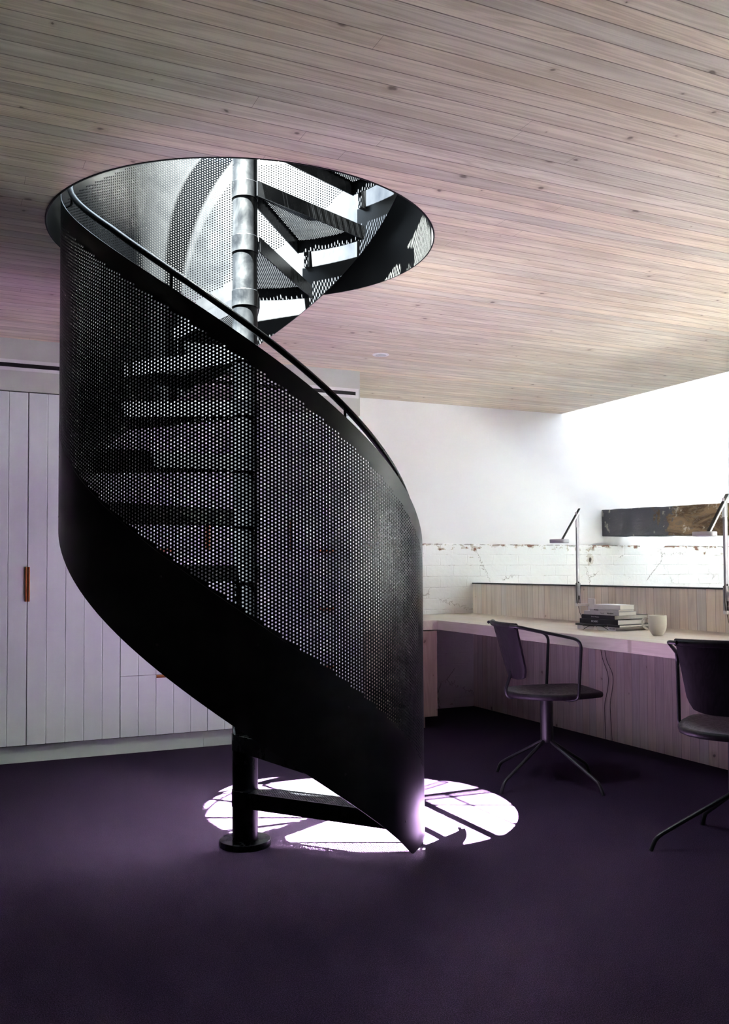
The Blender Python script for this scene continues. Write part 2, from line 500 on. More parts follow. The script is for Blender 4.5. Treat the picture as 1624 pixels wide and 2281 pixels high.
def brick_wall():
    m = MB(); rng = random.Random(3)
    xs = np.arange(1.42, XR + .001, .016)
    tops = []
    for x in xs:
        d = rng.random() * .004
        nz = math.sin(x * 7.1) + math.sin(x * 17.3 + 1.2) + .7 * math.sin(x * 41.0)
        if nz > 1.55: d += .012 + rng.random() * .018
        if 3.98 < x < 4.0 or 4.44 < x < 4.75: d += .022 + rng.random() * .010
        tops.append(1.279 - d)
    n = len(xs); V = []
    for x, t in zip(xs, tops):
        V += [(x, YBR, 0), (x, YBR, t), (x, YW + .01, t), (x, YW + .01, 0)]
    F = []
    for i in range(n - 1):
        a, b = 4 * i, 4 * i + 4
        F += [(a, b, b + 1, a + 1), (a + 1, b + 1, b + 2, a + 2), (a + 3, a + 2, b + 2, b + 3)]
    m.add(V, F)
    return structure(m.build('wall_brick', M['brick']))
brick_wall()

# bulkhead above the cupboards
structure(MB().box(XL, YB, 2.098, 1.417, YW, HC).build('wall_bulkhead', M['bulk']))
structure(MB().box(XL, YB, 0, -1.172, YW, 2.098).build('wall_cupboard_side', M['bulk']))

# plinth under the cupboards
mb = MB()
mb.box(-1.172, YB + .044, 0, .372, YB + .06, .094); mb.box(.374, YB + .044, 0, 1.43, YB + .06, .094)
structure(mb.build('baseboard_back', M['cab']))

# half-height partition behind the desk, with a dark cap
structure(MB().box(XU, -4.6, 0, XU + .07, YBR, .963).build('wall_partition', M['lining']))
structure(MB().box(XU - .006, -4.6, .963, XU + .076, YBR, .971).build('trim_2', M['cap'], bevel=.001))

# old timber beam built into the back wall
mb = MB(); rng = random.Random(5)
ys = np.linspace(2.86, -1.2, 60); V = []
for y in ys:
    dz = (y - 2.83) * .028
    j = lambda: (rng.random() - .5) * .006
    V += [(4.105 + j(), y, 1.357 + dz + j()), (4.34 + j(), y, 1.357 + dz + j()), (4.34 + j(), y, 1.588 + dz * .93 + j()), (4.105 + j(), y, 1.588 + dz * .93 + j())]
F = [(3, 2, 1, 0), tuple(4 * 59 + k for k in range(4))]
for i in range(59):
    for k in range(4):
        F.append((4 * i + k, 4 * i + (k + 1) % 4, 4 * i + 4 + (k + 1) % 4, 4 * i + 4 + k))
mb.add(V, F)
tag(mb.build('timber_beam', M['beam'], bevel=.006), 'old weathered dark timber beam jutting from the white wall above the brickwork', 'beam')

# ---------------------------------------------------------------- staircase
stair = thing('spiral_staircase', 'black steel spiral staircase with perforated sheet balustrade through the round ceiling opening', 'staircase')

def cylinder_sheet(name, mat, z_lo, z_hi, t0, t1, r, th, parent, n_per=.9574, holes=None, **props):
    """curved steel sheet between two helical edges; holes=(z_low, z_high, pitch, radius) punches staggered round holes"""
    nc = int(round(abs(t1 - t0) / n_per))
    dt = (t1 - t0) / nc
    keys = {}; P = []; quads = []; kind = []
    def vid(a, z):
        k = (a, int(round(z * 1e5)))
        i = keys.get(k)
        if i is None:
            i = len(P); keys[k] = i; P.append((a * .5, z))
        return i
    hole_loops = []
    top = []; bot = []
    for i in range(nc):
        aL, aC, aR = 2 * i, 2 * i + 1, 2 * i + 2
        tL, tC, tR = t0 + dt * i, t0 + dt * (i + .5), t0 + dt * (i + 1)
        hiL, hiC, hiR = float(z_hi(tL)), float(z_hi(tC)), float(z_hi(tR))
        loL, loC, loR = float(z_lo(tL)), float(z_lo(tC)), float(z_lo(tR))
        zs = []
        if holes:
            hl, hh, v, hr = holes
            lo = max(float(hl(tL)), float(hl(tR))) + .001; hi = min(float(hh(tL)), float(hh(tR)))
            off = .5 * (i % 2)
            k0 = math.ceil((lo + v / 2) / v - off); k1 = math.floor((hi - v / 2) / v - off)
            zs = [(k + off) * v for k in range(k0, k1 + 1)]
        cur = (vid(aL, loL), vid(aC, loC), vid(aR, loR)); bot.append((cur[0], cur[1])); bot.append((cur[1], cur[2]))
        if zs:
            v = holes[2]; hr = holes[3]
            b3 = (vid(aL, zs[0] - v / 2), vid(aC, zs[0] - v / 2), vid(aR, zs[0] - v / 2))
            quads.append((cur[0], cur[1], b3[1], b3[0])); quads.append((cur[1], cur[2], b3[2], b3[1])); kind += [0, 0]
            ha = hr / (r * math.radians(abs(dt)))      # hole radius in columns
            for z in zs:
                ring = [vid(aL, z - v / 2), vid(aC, z - v / 2), vid(aR, z - v / 2), vid(aR, z), vid(aR, z + v / 2), vid(aC, z + v / 2), vid(aL, z + v / 2), vid(aL, z)]
                base = len(P)
                for q in range(8):
                    an = R(-135 + 45 * q)
                    P.append((i + .5 + ha * math.cos(an), z + hr * math.sin(an)))
                hl_ = list(range(base, base + 8))
                for q in range(8):
                    q2 = (q + 1) % 8
                    quads.append((ring[q], ring[q2], hl_[q2], hl_[q])); kind.append(0)
                hole_loops.append(hl_)
            z = zs[-1] + v / 2
            cur = (vid(aL, z), vid(aC, z), vid(aR, z))
        hi3 = (vid(aL, hiL), vid(aC, hiC), vid(aR, hiR))
        quads.append((cur[0], cur[1], hi3[1], hi3[0])); quads.append((cur[1], cur[2], hi3[2], hi3[1])); kind += [0, 0]
        top.append((hi3[0], hi3[1])); top.append((hi3[1], hi3[2]))
    P = np.array(P); n = len(P)
    ang = np.radians(t0 + dt * P[:, 0])
    out = np.stack([r * np.cos(ang), r * np.sin(ang), P[:, 1]], 1)
    inn = np.stack([(r - th) * np.cos(ang), (r - th) * np.sin(ang), P[:, 1]], 1)
    Q = np.array(quads)
    if dt < 0: outer = Q[:, ::-1]
    else: outer = Q
    inner = outer[:, ::-1] + n
    walls = []
    H = np.array(hole_loops) if hole_loops else np.zeros((0, 8), int)
    for q in range(8):
        q2 = (q + 1) % 8
        if len(H):
            walls.append(np.stack([H[:, q], H[:, q2], H[:, q2] + n, H[:, q] + n], 1))
    for lst in (top, bot):
        e = np.array(lst); walls.append(np.stack([e[:, 0], e[:, 1], e[:, 1] + n, e[:, 0] + n], 1))
    for a, t in ((0, t0), (2 * nc, t1)):
        e = np.array([[keys[(a, int(round(float(z_lo(t)) * 1e5)))], keys[(a, int(round(float(z_hi(t)) * 1e5)))]]])
        walls.append(np.stack([e[:, 0], e[:, 1], e[:, 1] + n, e[:, 0] + n], 1))
    W = np.concatenate(walls)
    shell = np.concatenate([out, inn])
    # hole walls and rims own their vertices, so the sheet's shading normals stay radial
    wv = shell[W.ravel()]; W2 = np.arange(len(wv)).reshape(-1, 4) + len(shell)
    allq = np.concatenate([outer, inner, W2])
    sm = np.concatenate([np.ones(len(outer) * 2, bool), np.zeros(len(W), bool)])
    return arrays_mesh(name, np.concatenate([shell, wv]), allq, [mat], parent, sm, **props)

panel = cylinder_sheet('perforated_panel', M['sheet'], z_str, z_top, T0, T1, RS, .003, stair,
                       holes=(z_str, z_band, .0119, .0034), label='curved perforated steel balustrade sheet')
stringer = cylinder_sheet('stringer', M['sheet'], z_bot, lambda t: z_str(t) - .0002, T0, T1, RS + .001, .006, stair, n_per=1.0,
                          label='solid curved steel stringer below the perforations')

# column
def ringed(r, z0, z1, e=.0015): return [(r - e, z0), (r, z0 + e), (r, z1 - e), (r - e, z1)]
MB().lathe([(.0502, .02), (.0502, 4.2), (.046, 4.205)], 48).build('pole', M['pole'], stair, smooth=True, angle=20)
MB().lathe([(.099, 0), (.100, .002), (.100, .0235), (.0985, .025), (.0, .025)], 64).build('base_plate', M['steel'], stair, smooth=True, angle=20)

# perforated wedge treads: one mesh, fourteen instances of it
def clip(poly, a, b, c):
    out = []
    for i in range(len(poly)):
        p, q = poly[i], poly[(i + 1) % len(poly)]
        dp = a * p[0] + b * p[1] - c; dq = a * q[0] + b * q[1] - c
        if dp <= 0: out.append(p)
        if (dp < 0 < dq) or (dq < 0 < dp):
            t = dp / (dp - dq); out.append((p[0] + (q[0] - p[0]) * t, p[1] + (q[1] - p[1]) * t))
    return out
A_N, O_N = -25.5, .010       # nosing edge: direction, offset to its clockwise side
A_C, O_C = -53.0, .060       # rear edge
RT = .668
def edge_pt(a, o, r):
    a = R(a); d = (math.cos(a), math.sin(a)); n = (math.sin(a), -math.cos(a)); s = math.sqrt(r * r - o * o)
    return (d[0] * s + n[0] * o, d[1] * s + n[1] * o)
def half_planes():
    hp = []
    a = R(A_N); n = (math.sin(a), -math.cos(a)); hp.append((-n[0], -n[1], -O_N))      # stay on its clockwise side
    a = R(A_C); n = (math.sin(a), -math.cos(a)); hp.append((n[0], n[1], O_C))
    p0, p1 = edge_pt(A_N, O_N, RT), edge_pt(A_C, O_C, RT)
    t0, t1 = math.atan2(p0[1], p0[0]), math.atan2(p1[1], p1[0])
    k = 10
    for i in range(k):
        tm = t0 + (t1 - t0) * (i + .5) / k
        hp.append((math.cos(tm), math.sin(tm), RT * math.cos((t1 - t0) / k / 2)))
    am = R((A_N + A_C) / 2)
    hp.append((-math.cos(am), -math.sin(am), -.045))
    return hp, t0, t1
HP, TT0, TT1 = half_planes()
def tread_mesh():
    V = []; F = []
    th = .003
    am = (A_N + A_C) / 2
    ca, sa = math.cos(R(am)), math.sin(R(am))
    pu, pv, hr = .0098, .0085, .0031
    inside = lambda p, e=0.0: all(a * p[0] + b * p[1] - c <= -e for a, b, c in HP)
    for j in range(-55, 56):
        for i in range(0, 75):
            u = (i + .5 * (j % 2)) * pu; v = j * pv
            W = lambda du, dv: ((u + du) * ca - (v + dv) * sa, (u + du) * sa + (v + dv) * ca)
            cor = [W(-pu / 2, -pv / 2), W(pu / 2, -pv / 2), W(pu / 2, pv / 2), W(-pu / 2, pv / 2)]
            ins = [inside(p) for p in cor]
            if all(inside(p, .008) for p in cor):
                ring = [W(-pu / 2, -pv / 2), W(0, -pv / 2), W(pu / 2, -pv / 2), W(pu / 2, 0), W(pu / 2, pv / 2), W(0, pv / 2), W(-pu / 2, pv / 2), W(-pu / 2, 0)]
                hole = [W(hr * math.cos(R(-135 + 45 * q)), hr * math.sin(R(-135 + 45 * q))) for q in range(8)]
                o = len(V)
                V += [(x, y, 0) for x, y in ring] + [(x, y, 0) for x, y in hole] + [(x, y, -th) for x, y in ring] + [(x, y, -th) for x, y in hole]
                for q in range(8):
                    q2 = (q + 1) % 8
                    F.append((o + q, o + q2, o + 8 + q2, o + 8 + q))
                    F.append((o + 16 + q2, o + 16 + q, o + 24 + q, o + 24 + q2))
                    F.append((o + 8 + q, o + 8 + q2, o + 24 + q2, o + 24 + q))
            else:
                poly = cor
                for h in HP:
                    poly = clip(poly, *h)
                    if len(poly) < 3: break
                if len(poly) >= 3:
                    o = len(V); k = len(poly)
                    V += [(x, y, 0) for x, y in poly] + [(x, y, -th) for x, y in poly]
                    F.append(tuple(o + q for q in range(k))); F.append(tuple(o + k + q for q in range(k - 1, -1, -1)))
    mb = MB(); mb.v = V; mb.f = F; mb.m = [0] * len(F)
    # folded-down edges
    H = .060
    for a, o, sgn in ((A_N, O_N, 1), (A_C, O_C, -1)):
        p0, p1 = edge_pt(a, o, .0525 if o < .05 else .0615), edge_pt(a, o, RT)
        ar = R(a); n = (math.sin(ar) * sgn * .005, -math.cos(ar) * sgn * .005)
        mb.prism([p0, p1, (p1[0] + n[0], p1[1] + n[1]), (p0[0] + n[0], p0[1] + n[1])][::-1 if sgn > 0 else 1], -H, 0.0005)
    k = 12
    arc = [TT0 + (TT1 - TT0) * i / k for i in range(k + 1)]
    poly = [(RT * math.cos(t), RT * math.sin(t)) for t in arc] + [((RT - .004) * math.cos(t), (RT - .004) * math.sin(t)) for t in reversed(arc)]
    mb.prism(poly[::-1], -.057, 0.0003)
    return mb
tm = tread_mesh()
tread0 = tm.build('tread', M['steel'], stair, label='perforated steel wedge tread')
tread_me = tread0.data
hub_mb = MB().lathe([(.0503, -.067), (.0522, -.0665), (.0527, -.0655), (.0527, -.0015), (.0522, -.0005), (.0503, 0)], 48)
def lug_mb():
    mb = MB(); t = TT0 + (TT1 - TT0) * .11
    ca, sa = math.cos(t), math.sin(t)
    Mx = Matrix(((ca, -sa, 0, 0), (sa, ca, 0, 0), (0, 0, 1, 0), (0, 0, 0, 1)))
    mb.box(RT + .0003, -.011, -.125, RS - .0052, .011, -.004, M=Mx)
    return mb
hub0 = hub_mb.build('hub_sleeve', M['pole'], tread0, smooth=True, angle=20)
lug0 = lug_mb().build('bracket', M['steel'], tread0)
treads = []
for k in range(14):
    if k == 0: t, hb, lg = tread0, hub0, lug0
    else:
        t = tread0.copy(); col.objects.link(t); t.parent = stair
        hb = hub0.copy(); col.objects.link(hb); hb.parent = t
        lg = lug0.copy(); col.objects.link(lg); lg.parent = t
    t.location = (0, 0, RISE * (k + 1)); t.rotation_euler = (0, 0, R(-STEP * k))
    treads.append(t)

# handrail on short posts inside the sheet
RR = .668
pts = []
for i in range(0, 241):
    t = T0 - 1 + (T1 + 1 - T0) * i / 240
    pts.append((RR * math.cos(R(t)), RR * math.sin(R(t)), z_top(t) + (.056 if t > -150 else .056 - .030 * min(1, (-150 - t) / 40))))
rail = MB().tube(pts, .0112, 14).build('handrail', M['steel'], stair, smooth=True)
def post_at(t):
    z = z_top(t)
    zr = z + (.056 if t > -150 else .056 - .030 * min(1, (-150 - t) / 40))
    c, s = math.cos(R(t)), math.sin(R(t))
    return fillet([(RR * c, RR * s, zr - .006), (RR * c, RR * s, z - .008), ((RS - .002) * c, (RS - .002) * s, z - .026)], .012, 4)
t = -77.0
while t > T1:
    MB().tube(post_at(t), .0052, 8).build('rail_bracket', M['steel'], rail, smooth=True)
    t -= 2 * STEP
# bolt heads through the stringer at each tread
def bolt_mb(t, z):
    c, s = math.cos(R(t)), math.sin(R(t))
    Mx = Matrix(((-s, 0, c, c * RS), (c, 0, s, s * RS), (0, 1, 0, z), (0, 0, 0, 1)))
    Mx = Matrix(((-s, 0, c, c * (RS + .0005)), (c, 0, s, s * (RS + .0005)), (0, 1, 0, z), (0, 0, 0, 1)))
    return MB().lathe([(.0045, 0), (.0045, .0008), (.003, .0016), (.0, .0018)], 12, M=Mx)
for k in range(11):
    a = -26.4 - STEP * k - .6; z = RISE * (k + 1) - .038
    if k > 0 and a < T0: bolt_mb(a, z)  .build('bolt', M['bolt'], stringer, smooth=True)
    a = -58.3 - STEP * k + 4.5
    bolt_mb(a, z)  .build('bolt', M['bolt'], stringer, smooth=True)

# ---------------------------------------------------------------- cupboards
def boards(x0, x1, z0, z1, y, xs, n):
    """one door or drawer face: vertical tongue-and-groove boards with eased edges"""
    mb = MB(); g = .0014
    ed = [x0] + [x for x in xs if x0 + .02 < x < x1 - .02] + [x1]
    for a, b in zip(ed[:-1], ed[1:]):
        e = .0022
        l = a + (0 if a == x0 else g); r_ = b - (0 if b == x1 else g)
        vs = [(l, y, z0), (l, y - .016, z0), (l + e, y - .018, z0), (r_ - e, y - .018, z0), (r_, y - .016, z0), (r_, y, z0)]
        vs += [(x, yy, z1) for x, yy, _ in vs]
        mb.add(vs, [(5, 4, 3, 2, 1, 0), (6, 7, 8, 9, 10, 11)] + [(i, (i + 1) % 6, 6 + (i + 1) % 6, 6 + i) for i in range(6)])
    mb.box(x0 + .001, y - .0125, z0 + .001, x1 - .001, y - .001, z1 - .001)
    return mb
def handle_v(x, z0, z1, y, w=.0125):
    c = []
    for i in range(9):
        a = math.pi * i / 8
        c.append((x + w / 2 * math.cos(a), y - .018 - .016 * math.sin(a) - .004))
    return MB().prism(c[::-1], z0, z1)
def handle_h(x0, x1, z, y):
    mb = MB(); n = 9; V = []
    for x in (x0, x1):
        for i in range(n):
            a = math.pi * i / (n - 1)
            V.append((x, y - .018 - .004 - .016 * math.sin(a), z + .009 * math.cos(a)))
    F = [tuple(range(n)), tuple(range(2 * n - 1, n - 1, -1))] + [(i, n + i, n + (i + 1) % n, (i + 1) % n) for i in range(n)]
    return mb.add(V, F)
FY = YB + .018
secs = [-1.172, -.653, -.137, .385, .919, 1.417]
def grooves(a, b, n): return [a + (b - a) * i / n for i in range(1, n)]
def carcass(x0, x1, root, z0=.098, z1=2.096, right=False):
    mb = MB(); t = .016
    mb.box(x0 + .0005, FY + .0012, z0, x0 + t, YW - .01, z1); mb.box(x1 - t, FY + .0012, z0, x1 - .0005, YW - .01, z1)
    mb.box(x0 + t, FY + .0012, z0, x1 - t, YW - .01, z0 + t); mb.box(x0 + t, FY + .0012, z1 - t, x1 - t, YW - .01, z1)
    mb.box(x0 + t, YW - .02, z0 + t, x1 - t, YW - .01, z1 - t); mb.box(x0 + t, FY + .004, z0 + t, x1 - t, FY + .01, z1 - t)
    return mb.build('carcass', [M['cab_dark']], root)
wl = ['tall lilac-grey grooved cupboard cut off by the left edge of the photo', 'tall lilac-grey grooved cupboard with full-height door, between the left cupboard and the drawers']
G = 'row of lilac-grey cupboards along the back wall'
for i in range(2):
    a, b = secs[i], secs[i + 1]
    root = thing('tall_cupboard', wl[i], 'cupboard', group=G)
    carcass(a, b, root)
    d = boards(a + .0019, b - .0019, .104, 2.092, FY, grooves(a, b, 5), 5).build('door', M['cab'], root)
    hx = (b - .0075, a + .0075)[i]
    handle_v(hx, .908, 1.103, FY).build('handle', M['copper'], d, label='tan pull handle')
dl = ['lilac-grey cupboard with drawers below, seen to the left of the stair column', 'lilac-grey cupboard with drawers below, directly behind the stair column', 'lilac-grey cupboard with drawers below, at the right end beside the desk return']
for i in range(3):
    a, b = secs[2 + i], secs[3 + i]
    root = thing('drawer_cupboard', dl[i], 'cupboard', group=G)
    carcass(a, b, root)
    gx = grooves(a, b, 5)
    d = boards(a + .0019, b - .0019, 1.2115, 2.092, FY, gx, 5).build('door', M['cab'], root)
    hx = (b - .0075, a + .0075, a + .0075)[i]
    handle_v(hx, 1.205, 1.40, FY).build('handle', M['copper'], d, label='tan pull handle')
    for z0, z1 in ((.104, .4575), (.4605, .832), (.835, 1.2085)):
        dr = boards(a + .0019, b - .0019, z0, z1, FY, gx, 5).build('drawer', M['cab'], root)
        xm = (a + b) / 2
        handle_h(xm - .05, xm + .05, z1 - .008, FY).build('handle', M['copper'], dr, label='tan pull handle')
    if i == 2:
        MB().box(b, YB - .001, .0, b + .019, YW - .006, 2.092).build('end_panel', M['cab'], root)

# slot air vent in the bulkhead
vent = thing('slot_vent', 'long slim white-framed slot vent in the bulkhead above the cupboards', 'vent', (0, YB, 2.244))
mb = MB(); x0, x1 = -1.9, 1.406
mb.box(x0, -.004, .012, x1, .0, .032); mb.box(x0, -.004, -.031, x1, .0, -.012)
mb.box(x0, -.004, -.012, x0 + .021, .0, .012); mb.box(x1 - .021, -.004, -.012, x1, .0, .012)
mb.build('frame', M['vent'], vent)
MB().box(x0 + .021, -.0012, -.012, x1 - .021, -.0, .012).build('slot', M['black'], vent, label='black slot opening')

# downlights
def downlight(loc, label):
    o = thing('downlight', label, 'light', loc, 0, 'ceiling downlights')
    MB().lathe([(.034, .000), (.036, -.004), (.048, -.0035), (.051, -.001), (.051, 0.0)], 40).build('trim_ring', M['dl'], o, smooth=True)
    MB().lathe([(.0, -.0012), (.034, -.0012), (.034, 0)], 32).build('lens', M['lens'], o, smooth=True)
downlight((1.339, 1.512, HC), 'round white downlight in the boarded ceiling, to the right of the stair opening')
downlight((-.365, -1.612, HC), 'round white downlight cut off by the top edge of the photo')

# ---------------------------------------------------------------- desk
ZD = .7316
XF = lambda y: 1.98 - (1.966 - y) * .0204
poly = [(1.437, 1.967), (1.98, 1.966), (XF(-2.4), -2.4), (XU - .001, -2.4), (XU - .001, YBR - .001), (1.437, YBR - .001)]
tag(MB().prism(poly, .667, ZD).build('corner_desk_top', M['desk'], bevel=.0015), 'L-shaped limed timber desk top running along the boarded partition', 'desk')
ped = thing('desk_pedestal', 'limed oak pedestal under the desk return beside the staircase', 'pedestal', (1.7, 2.3, 0))
MB().box(-.255, -.332, .082, .275, .40, .660).build('body', M['oak_v'], ped, bevel=.001)
MB().box(-.24, -.28, 0, .207, .38, .082).build('plinth', M['oak_v'], ped)

# ---------------------------------------------------------------- chairs
def chair(loc, az, foot, label):
    root = thing('swivel_armchair', label, 'chair', loc, R(az), 'black swivel armchairs at the desk')
    # seat: rounded back, nearly straight front, softly dished plywood
    prof = [(.232, .165), (.236, .13), (.238, 0), (.236, -.13), (.232, -.165), (.222, -.182), (.17, -.198), (.08, -.214), (0, -.216), (-.08, -.200), (-.14, -.165), (-.185, -.110), (-.205, -.05), (-.208, 0), (-.205, .05), (-.185, .110), (-.14, .165), (-.08, .200), (0, .216), (.08, .214), (.17, .198), (.222, .182)]
    prof = prof[::-1]
    mb = MB(); n = len(prof)
    rings = [(0.90, .440), (.97, .4415), (.993, .446), (1.0, .454), (.995, .463), (.975, .468), (.90, .4675), (.6, .461), (.25, .458)]
    V = []; F = []
    for s, z in rings:
        for x, y in prof:
            V.append((x * s, y * s, z + (.006 * max(0, x) / .23)))
    for q in range(len(rings) - 1):
        for i in range(n):
            j = (i + 1) % n
            F.append((q * n + j, q * n + i, (q + 1) * n + i, (q + 1) * n + j))
    F.append(tuple(range(n))); F.append(tuple((len(rings) - 1) * n + i for i in range(n - 1, -1, -1)))
    mb.add(V, F)
    so = mb.build('seat', M['chairwood'], root, smooth=True, angle=60)
    # backrest: curved panel, wider at the top, top edge rolled back around the tube
    W = 25; rows = []
    def bp(u, t):            # u -1..1 across, t 0 bottom .. 1 top
        half = .154 + .034 * t
        y = u * half
        cur = .035 * (1 - u * u) * (.55 + .45 * t)
        x = -.188 - .062 * t - cur + .035
        lowedge = .53 + .030 * u ** 4
        z = lowedge + (.800 - lowedge) * t
        return x, y, z
    T = 14; V = []; F = []
    for side in (0, 1):
        for a in range(T + 1):
            for b in range(W + 1):
                u = -1 + 2 * b / W; t = a / T
                # round the lower corners
                uu = u * (1 - .12 * max(0, 1 - t / .16) ** 2)
                x, y, z = bp(uu, t)
                V.append((x + (.005 if side == 0 else -.005), y, z))
    st = (T + 1) * (W + 1)
    for a in range(T):
        for b in range(W):
            i = a * (W + 1) + b
            F.append((i, i + 1, i + W + 2, i + W + 1)); F.append((st + i + 1, st + i, st + i + W + 1, st + i + W + 2))
    for b in range(W):
        F.append((b + 1, b, st + b, st + b + 1)); i = T * (W + 1) + b
        F.append((i, i + 1, st + i + 1, st + i))
    for a in range(T):
        i = a * (W + 1)
        F.append((i, i + W + 1, st + i + W + 1, st + i)); i += W
        F.append((i + W + 1, i, st + i, st + i + W + 1))
    bk = MB().add(V, F)
    roll = []
    for b in range(W + 1):
        x, y, z = bp(-1 + 2 * b / W, 1.0); roll.append((x - .004, y, z + .002))
    bk.tube(roll, .0145, 14)
    bk.build('backrest', M['chairwood'], root, smooth=True, angle=50)
    # arm tubes: out of the rolled top, forward and down, then down to the seat and under it
    for s in (1, -1):
        p = [(-.245, s * .180, .802), (-.225, s * .212, .803), (.098, s * .226, .733), (.082, s * .221, .452), (.060, s * .17, .434), (.03, s * .05, .434)]
        MB().tube(fillet(p, [.02, .045, .02, .03], 7), .0078, 12).build('arm_tube', M['chairmetal'], root, smooth=True)
    p = [(-.182, 0, .60), (-.186, 0, .55), (-.213, 0, .475), (-.205, 0, .436), (-.05, 0, .432)]
    MB().tube(fillet(p, [.03, .03, .028], 6), .0078, 12).build('back_rod', M['chairmetal'], root, smooth=True)
    MB().lathe([(.085, .425), (.085, .4395)], 32).build('swivel_plate', M['chairmetal'], root, smooth=True)
    MB().lathe([(.0, .205), (.026, .207), (.031, .222), (.032, .235), (.032, .426)], 36).build('post', M['chairmetal'], root, smooth=True)
    for k in range(4):
        a = R(foot - az + 90 * k); c, s = math.cos(a), math.sin(a)
        q = lambda r, z: (r * c, r * s, z)
        MB().tube(fillet([q(.012, .25), q(.020, .215), q(.318, .052), q(.340, .0)], [.03, .035], 7), .0082, 12).build('leg', M['chairmetal'], root, smooth=True)
    return root
chair((1.685, .333, 0), -16, 14, 'black swivel armchair seen from the side, facing the desk beside the book stack')
chair((1.688, -.880, 0), 38.5, 157.0, 'black swivel armchair seen from behind, cut off by the right edge')

# ---------------------------------------------------------------- desk lamps
def lamp(y, label, armdx, top):
    root = thing('desk_lamp', label, 'lamp', (XU, y, 0), 0, 'grey desk lamps on the partition')
    px = -.090
    MB().box(-.012, -.062, .80, -.0005, .0, .885).build('mount_plate', M['lampwhite'], root, bevel=.002)
    MB().box(px - .012, -.012, .836, -.010, .012, .855).build('bracket_arm', M['lampwhite'], root, bevel=.002)
    mb = MB()
    mb.box(px - .0125, -.010, .855, px - .0095, .010, .985); mb.box(px + .0095, -.010, .855, px + .0125, .010, .985)
    mb.box(px - .0125, .007, .855, px + .0125, .010, .985)
    mb.build('lower_cheeks', M['lampgrey'], root, bevel=.001)
    MB().box(px - .009, -.0075, .90, px + .007, .0065, 1.425).build('pole', M['lampgrey'], root, bevel=.001)
    MB().box(px + .0068, -.0078, .86, px + .0094, .0068, 1.42).build('white_strip', M['lampwhite'], root)
    mb = MB()
    mb.box(px - .0105, -.009, 1.345, px - .0092, .009, 1.445); mb.box(px + .0094, -.009, 1.345, px + .0110, .009, 1.445)
    mb.build('pivot_fork', M['lampwhite'], root)
    MB().box(px - .006, -.012, .880, px + .004, -.0095, .905).build('pivot_pin', M['lampdark'], root)
    MB().box(px - .004, -.012, .985, px + .002, -.0070, .995).build('pivot_pin', M['lampdark'], root)
    # arm swings down towards the desk
    x1, z1 = px + .020, 1.462; x2, z2 = px - armdx, 1.262
    d = Vector((x2 - x1, 0, z2 - z1)); L = d.length; an = math.atan2(d.z, d.x)
    Mx = Matrix.Translation((x1, 0, z1)) @ Matrix.Rotation(-an, 4, 'Y')
    ao = MB().box(0, -.008, -.0015, L, .008, .0085, M=Mx).build('arm', M['lampwhite'], root)
    MB().box(-.004, -.0088, -.0065, L, .0088, -.0015, M=Mx).build('arm_edge', M['lampdark'], ao, label='black arm edge')
    hx = px - armdx - .025
    h = MB().lathe([(.0, .0), (.052, .0), (.060, .001), (.061, .003), (.061, .021), (.059, .0235), (.0, .0235)], 48, M=Matrix.Translation((hx, 0, 1.243))).build('head', M['lampgrey'], root, smooth=True)
    MB().lathe([(.0, -.001), (.050, -.001), (.051, .0005)], 40, M=Matrix.Translation((hx, 0, 1.243))).build('diffuser', M['lampwhite'], h)
    pts = [(px - .014, -.004, .99), (px - .020, -.006, .95), (px - .018, -.006, .90), (px - .014, -.006, .86), (px - .006, -.010, .835), (px + .004, -.010, .79), (px + .030, -.012, .755), (px + .035, -.012, ZD + .003), (px + .085, -.012, ZD + .003)]
    MB().tube(fillet(pts, .02, 4), .0016, 6).build('cord', M['cord'], root, smooth=True)
    return root
lamp(1.290, 'grey disc-head desk lamp standing behind the book stack', .118, 0)
lamp(.062, 'grey disc-head desk lamp nearer the right edge, in front of the timber beam', .118, 0)

# loose cables below the desk
def cable(pts, label):
    o = MB().tube(fillet(pts, .05, 5), .0018, 6).build('cable', M['cord'], None, smooth=True)
    tag(o, label, 'cable')
cable([(XU - .004, 1.19, .664), (XU - .006, 1.17, .52), (XU - .006, 1.10, .40), (XU - .005, 1.12, .30), (XU - .005, 1.15, .22), (XU - .006, 1.14, .004)], 'thin dark cable hanging nearer the chair below the desk')
cable([(XU - .010, 1.145, .664), (XU - .012, 1.12, .50), (XU - .013, 1.05, .42), (XU - .012, 1.06, .33), (XU - .011, 1.09, .24), (XU - .014, 1.07, .004)], 'thin dark cable hanging slightly right of the other below the desk')

